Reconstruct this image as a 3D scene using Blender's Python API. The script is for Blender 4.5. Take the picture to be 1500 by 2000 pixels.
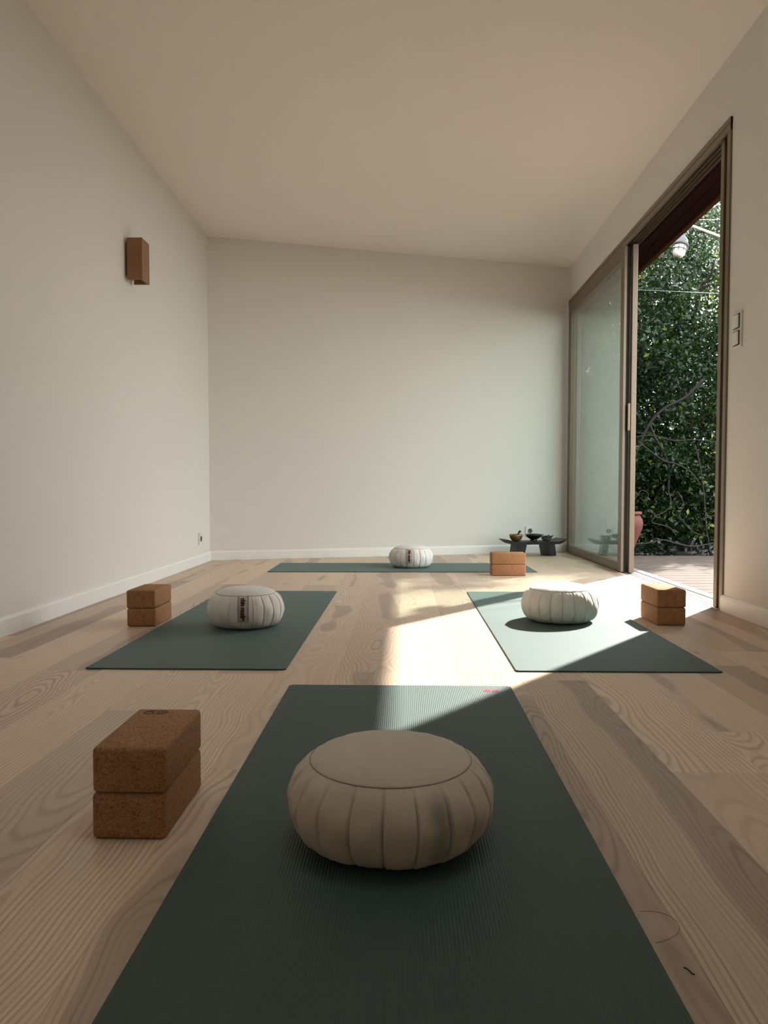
import bpy, bmesh, math, random
import numpy as np
from mathutils import Vector, Matrix
random.seed(7); rng = np.random.default_rng(7)
S = bpy.context.scene
for o in list(bpy.data.objects): bpy.data.objects.remove(o)
COL = S.collection
pi = math.pi

# ------------------------------------------------------------------ camera
CAM_H = 0.545
F_PX = 1500.0
cd = bpy.data.cameras.new('camera'); cam = bpy.data.objects.new('camera', cd); COL.objects.link(cam)
cam.location = (0, 0, CAM_H)
cam.rotation_euler = (pi/2 - math.atan(65/1500), 0, math.atan(38/1500))
cd.sensor_fit = 'HORIZONTAL'; cd.sensor_width = 36.0; cd.lens = 36.0
cd.shift_y = 22/1500.0          # principal point at (750, 1022) of 1500 x 2000
cd.clip_start = 0.02; cd.clip_end = 200
S.camera = cam

# ------------------------------------------------------------------ light
SUN_AZ = (0.6075, 0.7943); SUN_EL = math.radians(35.9)
w = bpy.data.worlds.new('sky'); S.world = w; w.use_nodes = True
nt = w.node_tree; nt.nodes.clear()
out = nt.nodes.new('ShaderNodeOutputWorld'); bg = nt.nodes.new('ShaderNodeBackground')
tc = nt.nodes.new('ShaderNodeTexCoord'); sx = nt.nodes.new('ShaderNodeSeparateXYZ'); cr = nt.nodes.new('ShaderNodeValToRGB')
nt.links.new(tc.outputs['Generated'], sx.inputs[0]); nt.links.new(sx.outputs[2], cr.inputs[0])
cr.color_ramp.elements[0].position = 0.0; cr.color_ramp.elements[0].color = (1.0, 0.98, 0.94, 1)
cr.color_ramp.elements[1].position = 0.75; cr.color_ramp.elements[1].color = (0.84, 0.92, 1.0, 1)
nt.links.new(cr.outputs[0], bg.inputs[0]); bg.inputs[1].default_value = 3.2
nt.links.new(bg.outputs[0], out.inputs[0])
sd = bpy.data.lights.new('sun', 'SUN'); sd.energy = 9.6; sd.angle = math.radians(0.9); sd.color = (1.0, 0.95, 0.88)
sun = bpy.data.objects.new('sun', sd); COL.objects.link(sun)
sdir = Vector((SUN_AZ[0]*math.cos(SUN_EL), SUN_AZ[1]*math.cos(SUN_EL), math.sin(SUN_EL)))
sun.rotation_euler = sdir.to_track_quat('Z', 'Y').to_euler(); sun.location = (6, 8, 7)
S.view_settings.view_transform = 'Standard'; S.view_settings.look = 'None'
S.view_settings.exposure = 0.78; S.view_settings.gamma = 1.0; S.view_settings.use_curve_mapping = False
S.render.engine = 'CYCLES'
S.cycles.max_bounces = 14; S.cycles.diffuse_bounces = 8; S.cycles.glossy_bounces = 5; S.cycles.transparent_max_bounces = 24
S.cycles.use_denoising = True; S.cycles.caustics_reflective = False; S.cycles.caustics_refractive = False
S.cycles.sample_clamp_indirect = 6.0

# ------------------------------------------------------------------ helpers
def obj(name, me, m=None, parent=None, loc=None, rz=None):
    if isinstance(me, bmesh.types.BMesh):
        bm = me; me = bpy.data.meshes.new(name); bm.to_mesh(me); bm.free()
    o = bpy.data.objects.new(name, me); COL.objects.link(o)
    if m:
        me.materials.clear(); me.materials.append(m)
    if parent: o.parent = parent
    if loc is not None: o.location = loc
    if rz is not None: o.rotation_euler = (0, 0, rz)
    return o
def tag(o, label=None, cat=None, group=None, kind=None):
    if label: o['label'] = label
    if cat: o['category'] = cat
    if group: o['group'] = group
    if kind: o['kind'] = kind
    return o
def thing(name, label, cat, loc=(0, 0, 0), rz=0, group=None):
    o = bpy.data.objects.new(name, None); COL.objects.link(o)
    o.empty_display_size = 0.05
    o.location = loc; o.rotation_euler = (0, 0, rz)
    return tag(o, label, cat, group)
def copy_tree(o, parent=None):
    c = o.copy(); COL.objects.link(c)
    if parent: c.parent = parent
    for ch in list(o.children): copy_tree(ch, c)
    return c
def box(x0, x1, y0, y1, z0, z1, bev=0, seg=1, bm=None):
    n = bmesh.new()
    bmesh.ops.create_cube(n, size=1)
    for v in n.verts:
        v.co = Vector((x0+(v.co.x+.5)*(x1-x0), y0+(v.co.y+.5)*(y1-y0), z0+(v.co.z+.5)*(z1-z0)))
    if bev: bmesh.ops.bevel(n, geom=n.edges[:], offset=bev, segments=seg, affect='EDGES', profile=.5)
    if bm is None: return n
    me = bpy.data.meshes.new('t'); n.to_mesh(me); n.free(); bm.from_mesh(me); bpy.data.meshes.remove(me)
    return bm
def join(*bms):
    bm = bms[0]
    for b in bms[1:]:
        me = bpy.data.meshes.new('t'); b.to_mesh(me); b.free(); bm.from_mesh(me); bpy.data.meshes.remove(me)
    return bm
def prism(poly, z0, z1):
    bm = bmesh.new()
    a = [bm.verts.new((x, y, z0)) for x, y in poly]; b = [bm.verts.new((x, y, z1)) for x, y in poly]
    bm.faces.new(a[::-1]); bm.faces.new(b)
    n = len(poly)
    for i in range(n): bm.faces.new((a[i], a[(i+1) % n], b[(i+1) % n], b[i]))
    bmesh.ops.recalc_face_normals(bm, faces=bm.faces[:])
    return bm
def sweep(prof, p0, p1, side):
    """profile (s, z) swept from p0 to p1; s measured along 'side' (2-D unit vector)"""
    bm = bmesh.new(); R = []
    for p in (p0, p1): R.append([bm.verts.new((p[0]+side[0]*s, p[1]+side[1]*s, z)) for s, z in prof])
    n = len(prof)
    for i in range(n): bm.faces.new((R[0][i], R[0][(i+1) % n], R[1][(i+1) % n], R[1][i]))
    bm.faces.new(R[0]); bm.faces.new(R[1][::-1])
    bmesh.ops.recalc_face_normals(bm, faces=bm.faces[:])
    return bm
def lathe(prof, n=32, cap=True):
    bm = bmesh.new(); rings = []
    for r, z in prof:
        if r < 1e-5: rings.append([bm.verts.new((0, 0, z))])
        else: rings.append([bm.verts.new((r*math.cos(2*pi*k/n), r*math.sin(2*pi*k/n), z)) for k in range(n)])
    for a, b in zip(rings, rings[1:]):
        for k in range(n):
            k2 = (k+1) % n
            if len(a) == 1 and len(b) == 1: continue
            if len(a) == 1: bm.faces.new((a[0], b[k2], b[k]))
            elif len(b) == 1: bm.faces.new((a[k], a[k2], b[0]))
            else: bm.faces.new((a[k], a[k2], b[k2], b[k]))
    bmesh.ops.recalc_face_normals(bm, faces=bm.faces[:])
    for f in bm.faces: f.smooth = True
    return bm
def tube(pts, rad, n=7, bm=None, smooth=True):
    bm = bm or bmesh.new(); pts = [Vector(p) for p in pts]; rings = []
    if not hasattr(rad, '__len__'): rad = [rad]*len(pts)
    up = Vector((0.13, 0.21, 1)).normalized()
    for i, p in enumerate(pts):
        d = (pts[min(i+1, len(pts)-1)]-pts[max(i-1, 0)]).normalized()
        a = d.cross(up)
        if a.length < .05: a = d.cross(Vector((1, 0, 0)))
        a.normalize(); b = d.cross(a)
        rings.append([bm.verts.new(p+(a*math.cos(2*pi*k/n)+b*math.sin(2*pi*k/n))*rad[i]) for k in range(n)])
    for a, b in zip(rings, rings[1:]):
        for k in range(n):
            f = bm.faces.new((a[k], a[(k+1) % n], b[(k+1) % n], b[k])); f.smooth = smooth
    bm.faces.new(rings[0][::-1]); bm.faces.new(rings[-1])
    return bm
def smooth(o, ang=40):
    for p in o.data.polygons: p.use_smooth = True
    return o

# ------------------------------------------------------------------ materials
def newmat(name):
    m = bpy.data.materials.new(name); m.use_nodes = True; t = m.node_tree
    return m, t, t.nodes['Principled BSDF']
def N(t, typ, **kw):
    n = t.nodes.new(typ)
    for k, v in kw.items(): setattr(n, k, v)
    return n
def math_(t, op, a, b=None, c=None):
    n = t.nodes.new('ShaderNodeMath'); n.operation = op
    for i, v in enumerate((a, b, c)):
        if v is None: continue
        if isinstance(v, (int, float)): n.inputs[i].default_value = v
        else: t.links.new(v, n.inputs[i])
    return n.outputs[0]
def mixc(t, fac, a, b, blend='MIX'):
    n = t.nodes.new('ShaderNodeMix'); n.data_type = 'RGBA'; n.blend_type = blend
    for s, v in ((0, fac), (6, a), (7, b)):
        if isinstance(v, (int, float)): n.inputs[s].default_value = v
        elif isinstance(v, tuple): n.inputs[s].default_value = (*v, 1)
        else: t.links.new(v, n.inputs[s])
    return n.outputs[2]
def noise(t, vec, scale, detail=2, rough=.5):
    n = t.nodes.new('ShaderNodeTexNoise'); n.inputs['Scale'].default_value = scale
    n.inputs['Detail'].default_value = detail; n.inputs['Roughness'].default_value = rough
    if vec is not None: t.links.new(vec, n.inputs['Vector'])
    return n.outputs[0]
def mapr(t, v, a, b, c, d, st=False):
    n = t.nodes.new('ShaderNodeMapRange')
    if st: n.interpolation_type = 'SMOOTHSTEP'
    t.links.new(v, n.inputs[0])
    for i, q in enumerate((a, b, c, d)):
        if isinstance(q, (int, float)): n.inputs[i+1].default_value = q
        else: t.links.new(q, n.inputs[i+1])
    return n.outputs[0]
def bump(t, h, strength, dist):
    n = t.nodes.new('ShaderNodeBump'); n.inputs['Strength'].default_value = strength; n.inputs['Distance'].default_value = dist
    t.links.new(h, n.inputs['Height']); return n.outputs[0]
def simple(name, col, rough=.6, metal=0, spec=.5, var=.12, scale=30, bmp=0, bs=200):
    m, t, p = newmat(name)
    g = N(t, 'ShaderNodeTexCoord').outputs['Object']
    n = noise(t, g, scale, 3)
    c = mixc(t, n, tuple(x*(1-var) for x in col), tuple(min(1, x*(1+var)) for x in col))
    t.links.new(c, p.inputs['Base Color'])
    p.inputs['Roughness'].default_value = rough; p.inputs['Metallic'].default_value = metal
    p.inputs['Specular IOR Level'].default_value = spec
    if bmp: t.links.new(bump(t, noise(t, g, bs, 2), bmp, .002), p.inputs['Normal'])
    return m
def wood_floor():
    m, t, p = newmat('ash_plank')
    oc = N(t, 'ShaderNodeTexCoord').outputs['Object']; ri = N(t, 'ShaderNodeObjectInfo').outputs['Random']
    wn = N(t, 'ShaderNodeTexWhiteNoise', noise_dimensions='1D'); t.links.new(math_(t, 'MULTIPLY', ri, 97.3), wn.inputs['W'])
    sc = N(t, 'ShaderNodeSeparateColor'); t.links.new(wn.outputs['Color'], sc.inputs[0]); a, b, c = sc.outputs
    s = N(t, 'ShaderNodeSeparateXYZ'); t.links.new(oc, s.inputs[0]); x, y = s.outputs[0], s.outputs[1]
    off = math_(t, 'MULTIPLY', ri, 57.0)
    def vec(u, v, q):
        n = N(t, 'ShaderNodeCombineXYZ')
        for i, k in enumerate((u, v, q)):
            if isinstance(k, (int, float)): n.inputs[i].default_value = k
            else: t.links.new(k, n.inputs[i])
        return n.outputs[0]
    nA = noise(t, vec(0.0, math_(t, 'MULTIPLY', y, 1.3), off), 1.0, 2.0)
    nB = noise(t, vec(3.0, math_(t, 'MULTIPLY', y, 1.5), off), 1.0, 1.5)
    nC = noise(t, vec(math_(t, 'MULTIPLY', x, 14), math_(t, 'MULTIPLY', y, 2.2), off), 1.0, 2.0)
    x1 = math_(t, 'ADD', x, math_(t, 'ADD', math_(t, 'MULTIPLY', math_(t, 'SUBTRACT', nA, .5), .16), math_(t, 'MULTIPLY', math_(t, 'SUBTRACT', a, .5), .17)))
    d = math_(t, 'ADD', math_(t, 'MULTIPLY', b, .05), math_(t, 'MULTIPLY', math_(t, 'SUBTRACT', nB, .5), .26))
    r = math_(t, 'SQRT', math_(t, 'ADD', math_(t, 'MULTIPLY', x1, x1), math_(t, 'MULTIPLY', d, d)))
    r = math_(t, 'ADD', r, math_(t, 'MULTIPLY', math_(t, 'SUBTRACT', nC, .5), .022))
    ringsp = math_(t, 'MULTIPLY_ADD', c, 220.0, 520.0)
    wv = math_(t, 'MULTIPLY_ADD', math_(t, 'SINE', math_(t, 'MULTIPLY', r, ringsp)), .5, .5)
    wv = math_(t, 'POWER', wv, 2.6)
    soft = noise(t, vec(math_(t, 'MULTIPLY', r, 60), math_(t, 'MULTIPLY', y, .6), off), 1.0, 2.0)
    wv = math_(t, 'MULTIPLY', wv, mapr(t, soft, .35, .65, .25, 1.0))
    wv = math_(t, 'MULTIPLY', wv, mapr(t, c, 0, 1, .35, 1.0))
    fib = noise(t, vec(math_(t, 'MULTIPLY', x, 420), math_(t, 'MULTIPLY', y, 9), off), 1.0, 2.0)
    base = mixc(t, soft, (.64, .47, .335), (.79, .62, .475))
    tone = mapr(t, a, 0, 1, .80, 1.10)
    R0 = math_(t, 'MULTIPLY_ADD', b, .15, -.072)
    R1 = math_(t, 'ADD', R0, .012)
    heart = mapr(t, r, R0, R1, 1.0, 0.0, True)
    base = mixc(t, math_(t, 'MULTIPLY', heart, .8), base, (.46, .33, .245))
    line = mixc(t, heart, (.37, .245, .15), (.27, .18, .125))
    cc = mixc(t, math_(t, 'MULTIPLY', wv, .85), base, line)
    cc = mixc(t, math_(t, 'MULTIPLY', mapr(t, fib, .45, .75, 0, 1), .25), cc, (.38, .27, .17))
    g = N(t, 'ShaderNodeCombineColor')
    for i in range(3): t.links.new(tone, g.inputs[i])
    cc = mixc(t, 1.0, cc, g.outputs[0], 'MULTIPLY')
    t.links.new(cc, p.inputs['Base Color'])
    p.inputs['Roughness'].default_value = .42
    t.links.new(mapr(t, fib, 0, 1, .34, .5), p.inputs['Roughness'])
    p.inputs['Specular IOR Level'].default_value = .4
    t.links.new(bump(t, math_(t, 'ADD', fib, wv), .12, .0006), p.inputs['Normal'])
    return m
def cork():
    m, t, p = newmat('cork')
    oc = N(t, 'ShaderNodeTexCoord').outputs['Object']
    v = N(t, 'ShaderNodeTexVoronoi'); v.inputs['Scale'].default_value = 560; t.links.new(oc, v.inputs['Vector'])
    s = N(t, 'ShaderNodeSeparateColor'); t.links.new(v.outputs['Color'], s.inputs[0])
    c = mixc(t, s.outputs[0], (.26, .12, .055), (.47, .25, .125))
    v2 = N(t, 'ShaderNodeTexVoronoi'); v2.inputs['Scale'].default_value = 260; t.links.new(oc, v2.inputs['Vector'])
    s2 = N(t, 'ShaderNodeSeparateColor'); t.links.new(v2.outputs['Color'], s2.inputs[0])
    c = mixc(t, mapr(t, s2.outputs[1],   .86, .9, 0, .4), c, (.14, .06, .03))
    t.links.new(c, p.inputs['Base Color']); p.inputs['Roughness'].default_value = .85; p.inputs['Specular IOR Level'].default_value = .25
    t.links.new(bump(t, v.outputs['Distance'], .35, .0008), p.inputs['Normal'])
    return m
def rubber(name, ribs):
    m, t, p = newmat(name)
    oc = N(t, 'ShaderNodeTexCoord').outputs['Object']
    n = noise(t, oc, 900, 2)
    big = noise(t, oc, 5, 3)
    c = mixc(t, big, (.018, .046, .036), (.025, .058, .047)) if ribs > .5 else mixc(t, big, (.030, .066, .055), (.038, .080, .067))
    t.links.new(c, p.inputs['Base Color']); p.inputs['Roughness'].default_value = .62
    p.inputs['Specular IOR Level'].default_value = .55
    p.inputs['Sheen Weight'].default_value = .10; p.inputs['Sheen Roughness'].default_value = .5
    p.inputs['Sheen Tint'].default_value = (.8, 1, .97, 1)
    s = N(t, 'ShaderNodeSeparateXYZ'); t.links.new(oc, s.inputs[0])
    wv = math_(t, 'MULTIPLY_ADD', math_(t, 'SINE', math_(t, 'MULTIPLY', s.outputs[0], 2*pi/.0048)), .5, .5)
    h = math_(t, 'ADD', math_(t, 'MULTIPLY', wv, ribs), math_(t, 'MULTIPLY', n, .3))
    t.links.new(bump(t, h, .5, .0008), p.inputs['Normal'])
    return m
def linen(name, col, stain=None):
    m, t, p = newmat(name)
    oc = N(t, 'ShaderNodeTexCoord').outputs['Object']
    c = mixc(t, noise(t, oc, 25, 4, .6), tuple(x*.9 for x in col), tuple(x*1.06 for x in col))
    c = mixc(t, mapr(t, noise(t, oc, 140, 2), .62, .72, 0, .25), c, tuple(x*.7 for x in col))
    if stain:
        vm = N(t, 'ShaderNodeVectorMath', operation='SUBTRACT'); t.links.new(oc, vm.inputs[0]); vm.inputs[1].default_value = stain
        vs = N(t, 'ShaderNodeVectorMath', operation='MULTIPLY'); t.links.new(vm.outputs[0], vs.inputs[0]); vs.inputs[1].default_value = (1, 1, .45)
        vl = N(t, 'ShaderNodeVectorMath', operation='LENGTH'); t.links.new(vs.outputs[0], vl.inputs[0])
        f = mapr(t, math_(t, 'ADD', vl.outputs['Value'], math_(t, 'MULTIPLY', noise(t, oc, 60, 3), .012)), .010, .036, .62, 0, True)
        c = mixc(t, f, c, (.10, .11, .10))
    t.links.new(c, p.inputs['Base Color']); p.inputs['Roughness'].default_value = .9; p.inputs['Specular IOR Level'].default_value = .15
    p.inputs['Sheen Weight'].default_value = .15
    wv = N(t, 'ShaderNodeTexNoise'); wv.inputs['Scale'].default_value = 700; t.links.new(oc, wv.inputs['Vector'])
    b2 = math_(t, 'ADD', wv.outputs[0], math_(t, 'MULTIPLY', noise(t, oc, 45, 3), 1.8))
    t.links.new(bump(t, b2, .25, .0012), p.inputs['Normal'])
    return m
def plaster(name, col):
    m, t, p = newmat(name)
    oc = N(t, 'ShaderNodeTexCoord').outputs['Object']
    c = mixc(t, noise(t, oc, 1.5, 4), tuple(x*.985 for x in col), tuple(min(1, x*1.01) for x in col))
    t.links.new(c, p.inputs['Base Color']); p.inputs['Roughness'].default_value = .9; p.inputs['Specular IOR Level'].default_value = .2
    t.links.new(bump(t, noise(t, oc, 60, 4), .08, .002), p.inputs['Normal'])
    return m
def glass(name, f0, dust):
    m, t, p = newmat(name); t.nodes.remove(p)
    o = t.nodes['Material Output']
    lw = N(t, 'ShaderNodeLayerWeight'); lw.inputs['Blend'].default_value = .5
    f = math_(t, 'MULTIPLY_ADD', math_(t, 'POWER', lw.outputs['Facing'], 5.0), 1-f0, f0)
    tr = N(t, 'ShaderNodeBsdfTransparent'); tr.inputs[0].default_value = (.93, .97, .95, 1)
    gl = N(t, 'ShaderNodeBsdfGlossy'); gl.inputs['Roughness'].default_value = .02; gl.inputs[0].default_value = (.93, .97, .96, 1)
    mx = N(t, 'ShaderNodeMixShader'); t.links.new(f, mx.inputs[0]); t.links.new(tr.outputs[0], mx.inputs[1]); t.links.new(gl.outputs[0], mx.inputs[2])
    df = N(t, 'ShaderNodeBsdfDiffuse'); df.inputs[0].default_value = (.8, .82, .8, 1)
    oc = N(t, 'ShaderNodeTexCoord').outputs['Object']
    dd = math_(t, 'ADD', dust, math_(t, 'MULTIPLY', mapr(t, noise(t, oc, 55, 2), .66, .72, 0, 1), dust*4))
    m2 = N(t, 'ShaderNodeMixShader'); t.links.new(dd, m2.inputs[0]); t.links.new(mx.outputs[0], m2.inputs[1]); t.links.new(df.outputs[0], m2.inputs[2])
    t.links.new(m2.outputs[0], o.inputs[0])
    return m
def leafmat(name, dark, light, pale):
    m, t, p = newmat(name)
    at = N(t, 'ShaderNodeAttribute', attribute_name='tint')
    c = mixc(t, mapr(t, at.outputs['Fac'], 0, .85, 0, 1), dark, light)
    c = mixc(t, mapr(t, at.outputs['Fac'], .86, .95, 0, 1), c, pale)
    t.links.new(c, p.inputs['Base Color']); p.inputs['Roughness'].default_value = .28; p.inputs['Specular IOR Level'].default_value = .35
    tl = N(t, 'ShaderNodeBsdfTranslucent'); t.links.new(mixc(t, .5, c, tuple(min(1, x*2.4) for x in light)), tl.inputs[0])
    mx = N(t, 'ShaderNodeMixShader'); mx.inputs[0].default_value = .22
    t.links.new(p.outputs[0], mx.inputs[1]); t.links.new(tl.outputs[0], mx.inputs[2]); t.links.new(mx.outputs[0], t.nodes['Material Output'].inputs[0])
    return m

M = {}
M['floor'] = wood_floor()
M['subfloor'] = simple('subfloor', (.09, .06, .04), .9)
M['wall'] = plaster('wall_paint', (.735, .712, .68))
M['ceiling'] = plaster('ceiling_paint', (.86, .82, .775))
M['trim'] = simple('trim_paint', (.84, .83, .81), .45, var=.02)
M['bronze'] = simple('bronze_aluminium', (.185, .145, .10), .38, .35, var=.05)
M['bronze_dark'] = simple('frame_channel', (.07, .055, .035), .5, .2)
M['gasket'] = simple('gasket', (.012, .012, .012), .6)
M['alu'] = simple('threshold_aluminium', (.50, .47, .43), .35, .5, var=.05)
M['glass'] = glass('window_glass', .085, .035)
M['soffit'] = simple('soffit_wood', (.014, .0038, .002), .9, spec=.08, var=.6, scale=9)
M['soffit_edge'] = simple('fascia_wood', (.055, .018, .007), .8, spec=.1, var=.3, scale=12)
M['deck'] = simple('deck_board', (.110, .085, .068), .8, var=.35, scale=7, spec=.12, bmp=.3, bs=40)
M['soil'] = simple('dark_soil', (.025, .02, .014), .95, var=.5, scale=4)
M['cork'] = cork()
M['mat_rib'] = rubber('ribbed_mat_rubber', 1.0)
M['mat'] = rubber('mat_rubber', .35)
M['linen_a'] = linen('linen_grey', (.60, .51, .42), (.071, -.135, .068))
M['linen_b'] = linen('linen_cream', (.80, .775, .73))
M['thread'] = simple('seam_thread', (.36, .31, .25), .9)
M['red'] = simple('maroon_print', (.10, .012, .018), .8)
M['pink'] = simple('pink_print', (.45, .006, .06), .7)
M['pale'] = simple('pale_print', (.55, .52, .42), .7)
M['burn'] = simple('burnt_mark', (.12, .055, .03), .9)
M['sconce'] = simple('sconce_wood', (.27, .135, .062), .55, var=.18, scale=18)
M['black_wood'] = simple('black_wood', (.012, .013, .016), .45, var=.4, scale=20, bmp=.3, bs=60)
M['brass'] = simple('worn_bronze', (.24, .15, .07), .38, .7, var=.35, scale=40)
M['black_iron'] = simple('black_glaze', (.010, .011, .013), .3, var=.3)
M['greystone'] = simple('grey_woven', (.085, .09, .085), .8, var=.4, scale=120, bmp=.5)
M['plate'] = simple('socket_plastic', (.72, .70, .66), .4, var=.02)
M['dark_hole'] = simple('socket_well', (.12, .115, .11), .6)
M['chrome'] = simple('dark_chrome', (.045, .038, .035), .25, .8)
M['terracotta'] = simple('terracotta', (.125, .030, .020), .75, var=.2, scale=14, bmp=.2)
M['lampmetal'] = simple('lamp_metal', (.10, .10, .10), .5, .1)
M['opal'] = simple('opal_glass', (.85, .86, .80), .25, var=.03)
M['cable_white'] = simple('white_cable', (.75, .74, .70), .6)
M['cable_green'] = simple('green_wire', (.13, .17, .13), .6)
M['bark'] = simple('bark', (.014, .011, .009), .9, var=.4, scale=20, bmp=.5, bs=50)
M['vine'] = simple('vine_bark', (.028, .023, .019), .9, var=.3)
M['hair'] = simple('brown_hair', (.20, .125, .075), .6)
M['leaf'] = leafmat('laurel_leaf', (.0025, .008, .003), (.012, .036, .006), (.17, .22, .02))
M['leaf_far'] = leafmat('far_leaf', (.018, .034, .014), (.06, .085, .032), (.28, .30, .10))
M['white_ext'] = plaster('exterior_render', (.70, .68, .64))

# ------------------------------------------------------------------ room shell
XL, XR = -1.497, 1.445
YB0, YB1 = 5.895, 6.80                # back wall at left / right corner
YR = -1.3                             # wall behind the camera
ZC = 2.473
bdir = Vector((XR-XL, YB1-YB0)).normalized(); bnor = Vector((-bdir.y, bdir.x))
def yback(x): return YB0+(x-XL)*(YB1-YB0)/(XR-XL)
Y0 = 3.485                            # near edge of the door frame
ZH = 2.187                            # top of the door frame
XO = 1.54                             # outer face of the right wall

fl = tag(obj('floor', prism([(XL-.02, YR), (XO, YR), (XO, yback(XO)+.02), (XL-.02, yback(XL-.02)+.02)], -.06, -.0125), M['subfloor']), kind='structure')
known = {-4: 2.28, -5: 1.47, 0: 1.475, 1: 1.73, -1: 2.19, -7: 1.86}
PW = .179; PL = 2.125
k0 = math.floor((XL-.519)/PW)
for k in range(k0, 6):
    xa, xb = .519+PW*k, .519+PW*(k+1)
    xa, xb = max(xa, XL-.01), min(xb, XR-.01)
    if xb-xa < .01: continue
    yend = yback(xa)+.01
    j = known.get(k, random.uniform(0, PL)); ys = []
    while j > YR: j -= PL
    while j < yend:
        ys.append(j); j += PL
    ys.append(j)
    for a, b in zip(ys, ys[1:]):
        a = max(a, YR); b = min(b, yend)
        if b-a < .02: continue
        cx, cy = (xa+xb)/2, (a+b)/2
        bm = box(xa-cx+.0001, xb-cx-.0001, a-cy+.0001, b-cy-.0001, -.0125, 0)
        top = [e for e in bm.edges if all(v.co.z > -1e-4 for v in e.verts)]
        bmesh.ops.bevel(bm, geom=top, offset=.0004, segments=1, affect='EDGES')
        obj('plank', bm, M['floor'], fl, (cx, cy, 0))
# walls
tag(obj('wall_left', box(XL-.2, XL, YR, yback(XL)+.05, -.06, ZC), M['wall']), kind='structure')
p0 = Vector((XL-.2, yback(XL-.2))); p1 = Vector((XO+.0, yback(XO)))
tag(obj('wall_back', prism([tuple(p0), tuple(p1), tuple(p1+bnor*.2), tuple(p0+bnor*.2)], -.06, ZC), M['wall']), kind='structure')
tag(obj('wall_rear', box(XL-.2, XO, YR-.15, YR, -.06, ZC), M['wall']), kind='structure')
bm = box(XR, XO, YR, Y0, -.06, ZC)
box(XR, XO, Y0, yback(XR)+.03, ZH, ZC, bm=bm)
tag(obj('wall_right', bm, M['wall']), kind='structure')
SX0, SX1, SY0, SY1 = -.25, .65, .85, 1.65     # unseen roof light, added to brighten the foreground from above
def holed(x0, x1, y0, y1, z0, z1):
    b = box(x0, SX0, y0, y1, z0, z1); box(SX1, x1, y0, y1, z0, z1, bm=b)
    box(SX0, SX1, y0, SY0, z0, z1, bm=b); box(SX0, SX1, SY1, y1, z0, z1, bm=b); return b
tag(obj('ceiling', holed(XL-.2, XO, YR-.15, 7.1, ZC, ZC+.1), M['ceiling']), kind='structure')
# outdoor roof: slab, soffit boards, fascia
roof = tag(obj('roof', holed(XL-.4, 1.80, YR-.4, 7.3, ZC+.101, ZC+.24), M['white_ext']), kind='structure')
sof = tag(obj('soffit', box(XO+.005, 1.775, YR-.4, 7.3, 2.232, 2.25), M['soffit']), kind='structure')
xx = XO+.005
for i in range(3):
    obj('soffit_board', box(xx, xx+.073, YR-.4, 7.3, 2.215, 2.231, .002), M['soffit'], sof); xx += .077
tag(obj('fascia', box(1.778, 1.813, YR-.4, 7.3, 2.20, ZC+.24, .003), M['soffit_edge']), kind='structure')
rl = tag(thing('added_roof_light', None, None), kind='structure')  # frame and pane of the added roof light
fb = box(SX0, SX1, SY0, SY0+.04, ZC+.16, ZC+.26); box(SX0, SX1, SY1-.04, SY1, ZC+.16, ZC+.26, bm=fb)
box(SX0, SX0+.04, SY0+.04, SY1-.04, ZC+.16, ZC+.26, bm=fb); box(SX1-.04, SX1, SY0+.04, SY1-.04, ZC+.16, ZC+.26, bm=fb)
obj('frame', fb, M['trim'], rl)
obj('pane', box(SX0+.04, SX1-.04, SY0+.04, SY1-.04, ZC+.20, ZC+.212), M['glass'], rl)
# baseboards (profile: s away from wall, z)
bbp = [(0, 0), (.013, 0), (.013, .060), (.008, .071), (0, .073)]
tag(obj('baseboard_left', sweep(bbp, (XL, YR), (XL, yback(XL)), (1, 0)), M['trim']), kind='structure')
tag(obj('baseboard_back', sweep(bbp, (XL, YB0), (XR, YB1), (-bnor.x, -bnor.y)), M['trim']), kind='structure')
tag(obj('baseboard_right', sweep(bbp, (XR, YR), (XR, Y0+.008), (-1, 0)), M['trim']), kind='structure')

# ------------------------------------------------------------------ sliding door
YF = yback(XR)-.012
door = thing('door_1', None, None); tag(door, kind='structure')
fr = box(1.436, 1.53, Y0, Y0+.034, 0, ZH, .002)              # near jamb flange
obj('jamb', fr, M['bronze'], door)
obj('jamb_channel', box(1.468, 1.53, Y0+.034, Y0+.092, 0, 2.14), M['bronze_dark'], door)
obj('jamb', box(1.448, 1.53, Y0+.092, Y0+.128, 0, 2.14, .002), M['bronze'], door)
obj('jamb', box(1.436, 1.53, YF-.045, YF, 0, ZH, .002), M['bronze'], door)
hd = box(1.434, 1.446, Y0, YF, 2.128, ZH, .0015)
box(1.431, 1.436, Y0, YF, 2.158, 2.164, bm=hd)
obj('header', hd, M['bronze'], door)
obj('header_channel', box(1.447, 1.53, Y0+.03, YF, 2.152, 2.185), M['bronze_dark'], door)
for x_ in (1.458, 1.474, 1.480, 1.496, 1.504, 1.520, 1.527):
    obj('track_rib', box(x_-.0012, x_+.0012, Y0+.03, YF, 2.137, 2.152), M['bronze'], door)
th = tag(obj('threshold', box(1.446, 1.60, Y0, YF, -.03, -.001), M['alu'], door))
for x_ in (1.474, 1.505):
    obj('track_groove', box(x_-.0075, x_+.0075, Y0+.12, 5.06, -.0008, .0006), M['gasket'], door)
obj('outer_sill', box(1.55, 1.60, Y0, YF, -.0008, .004), M['alu'], door)
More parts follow.
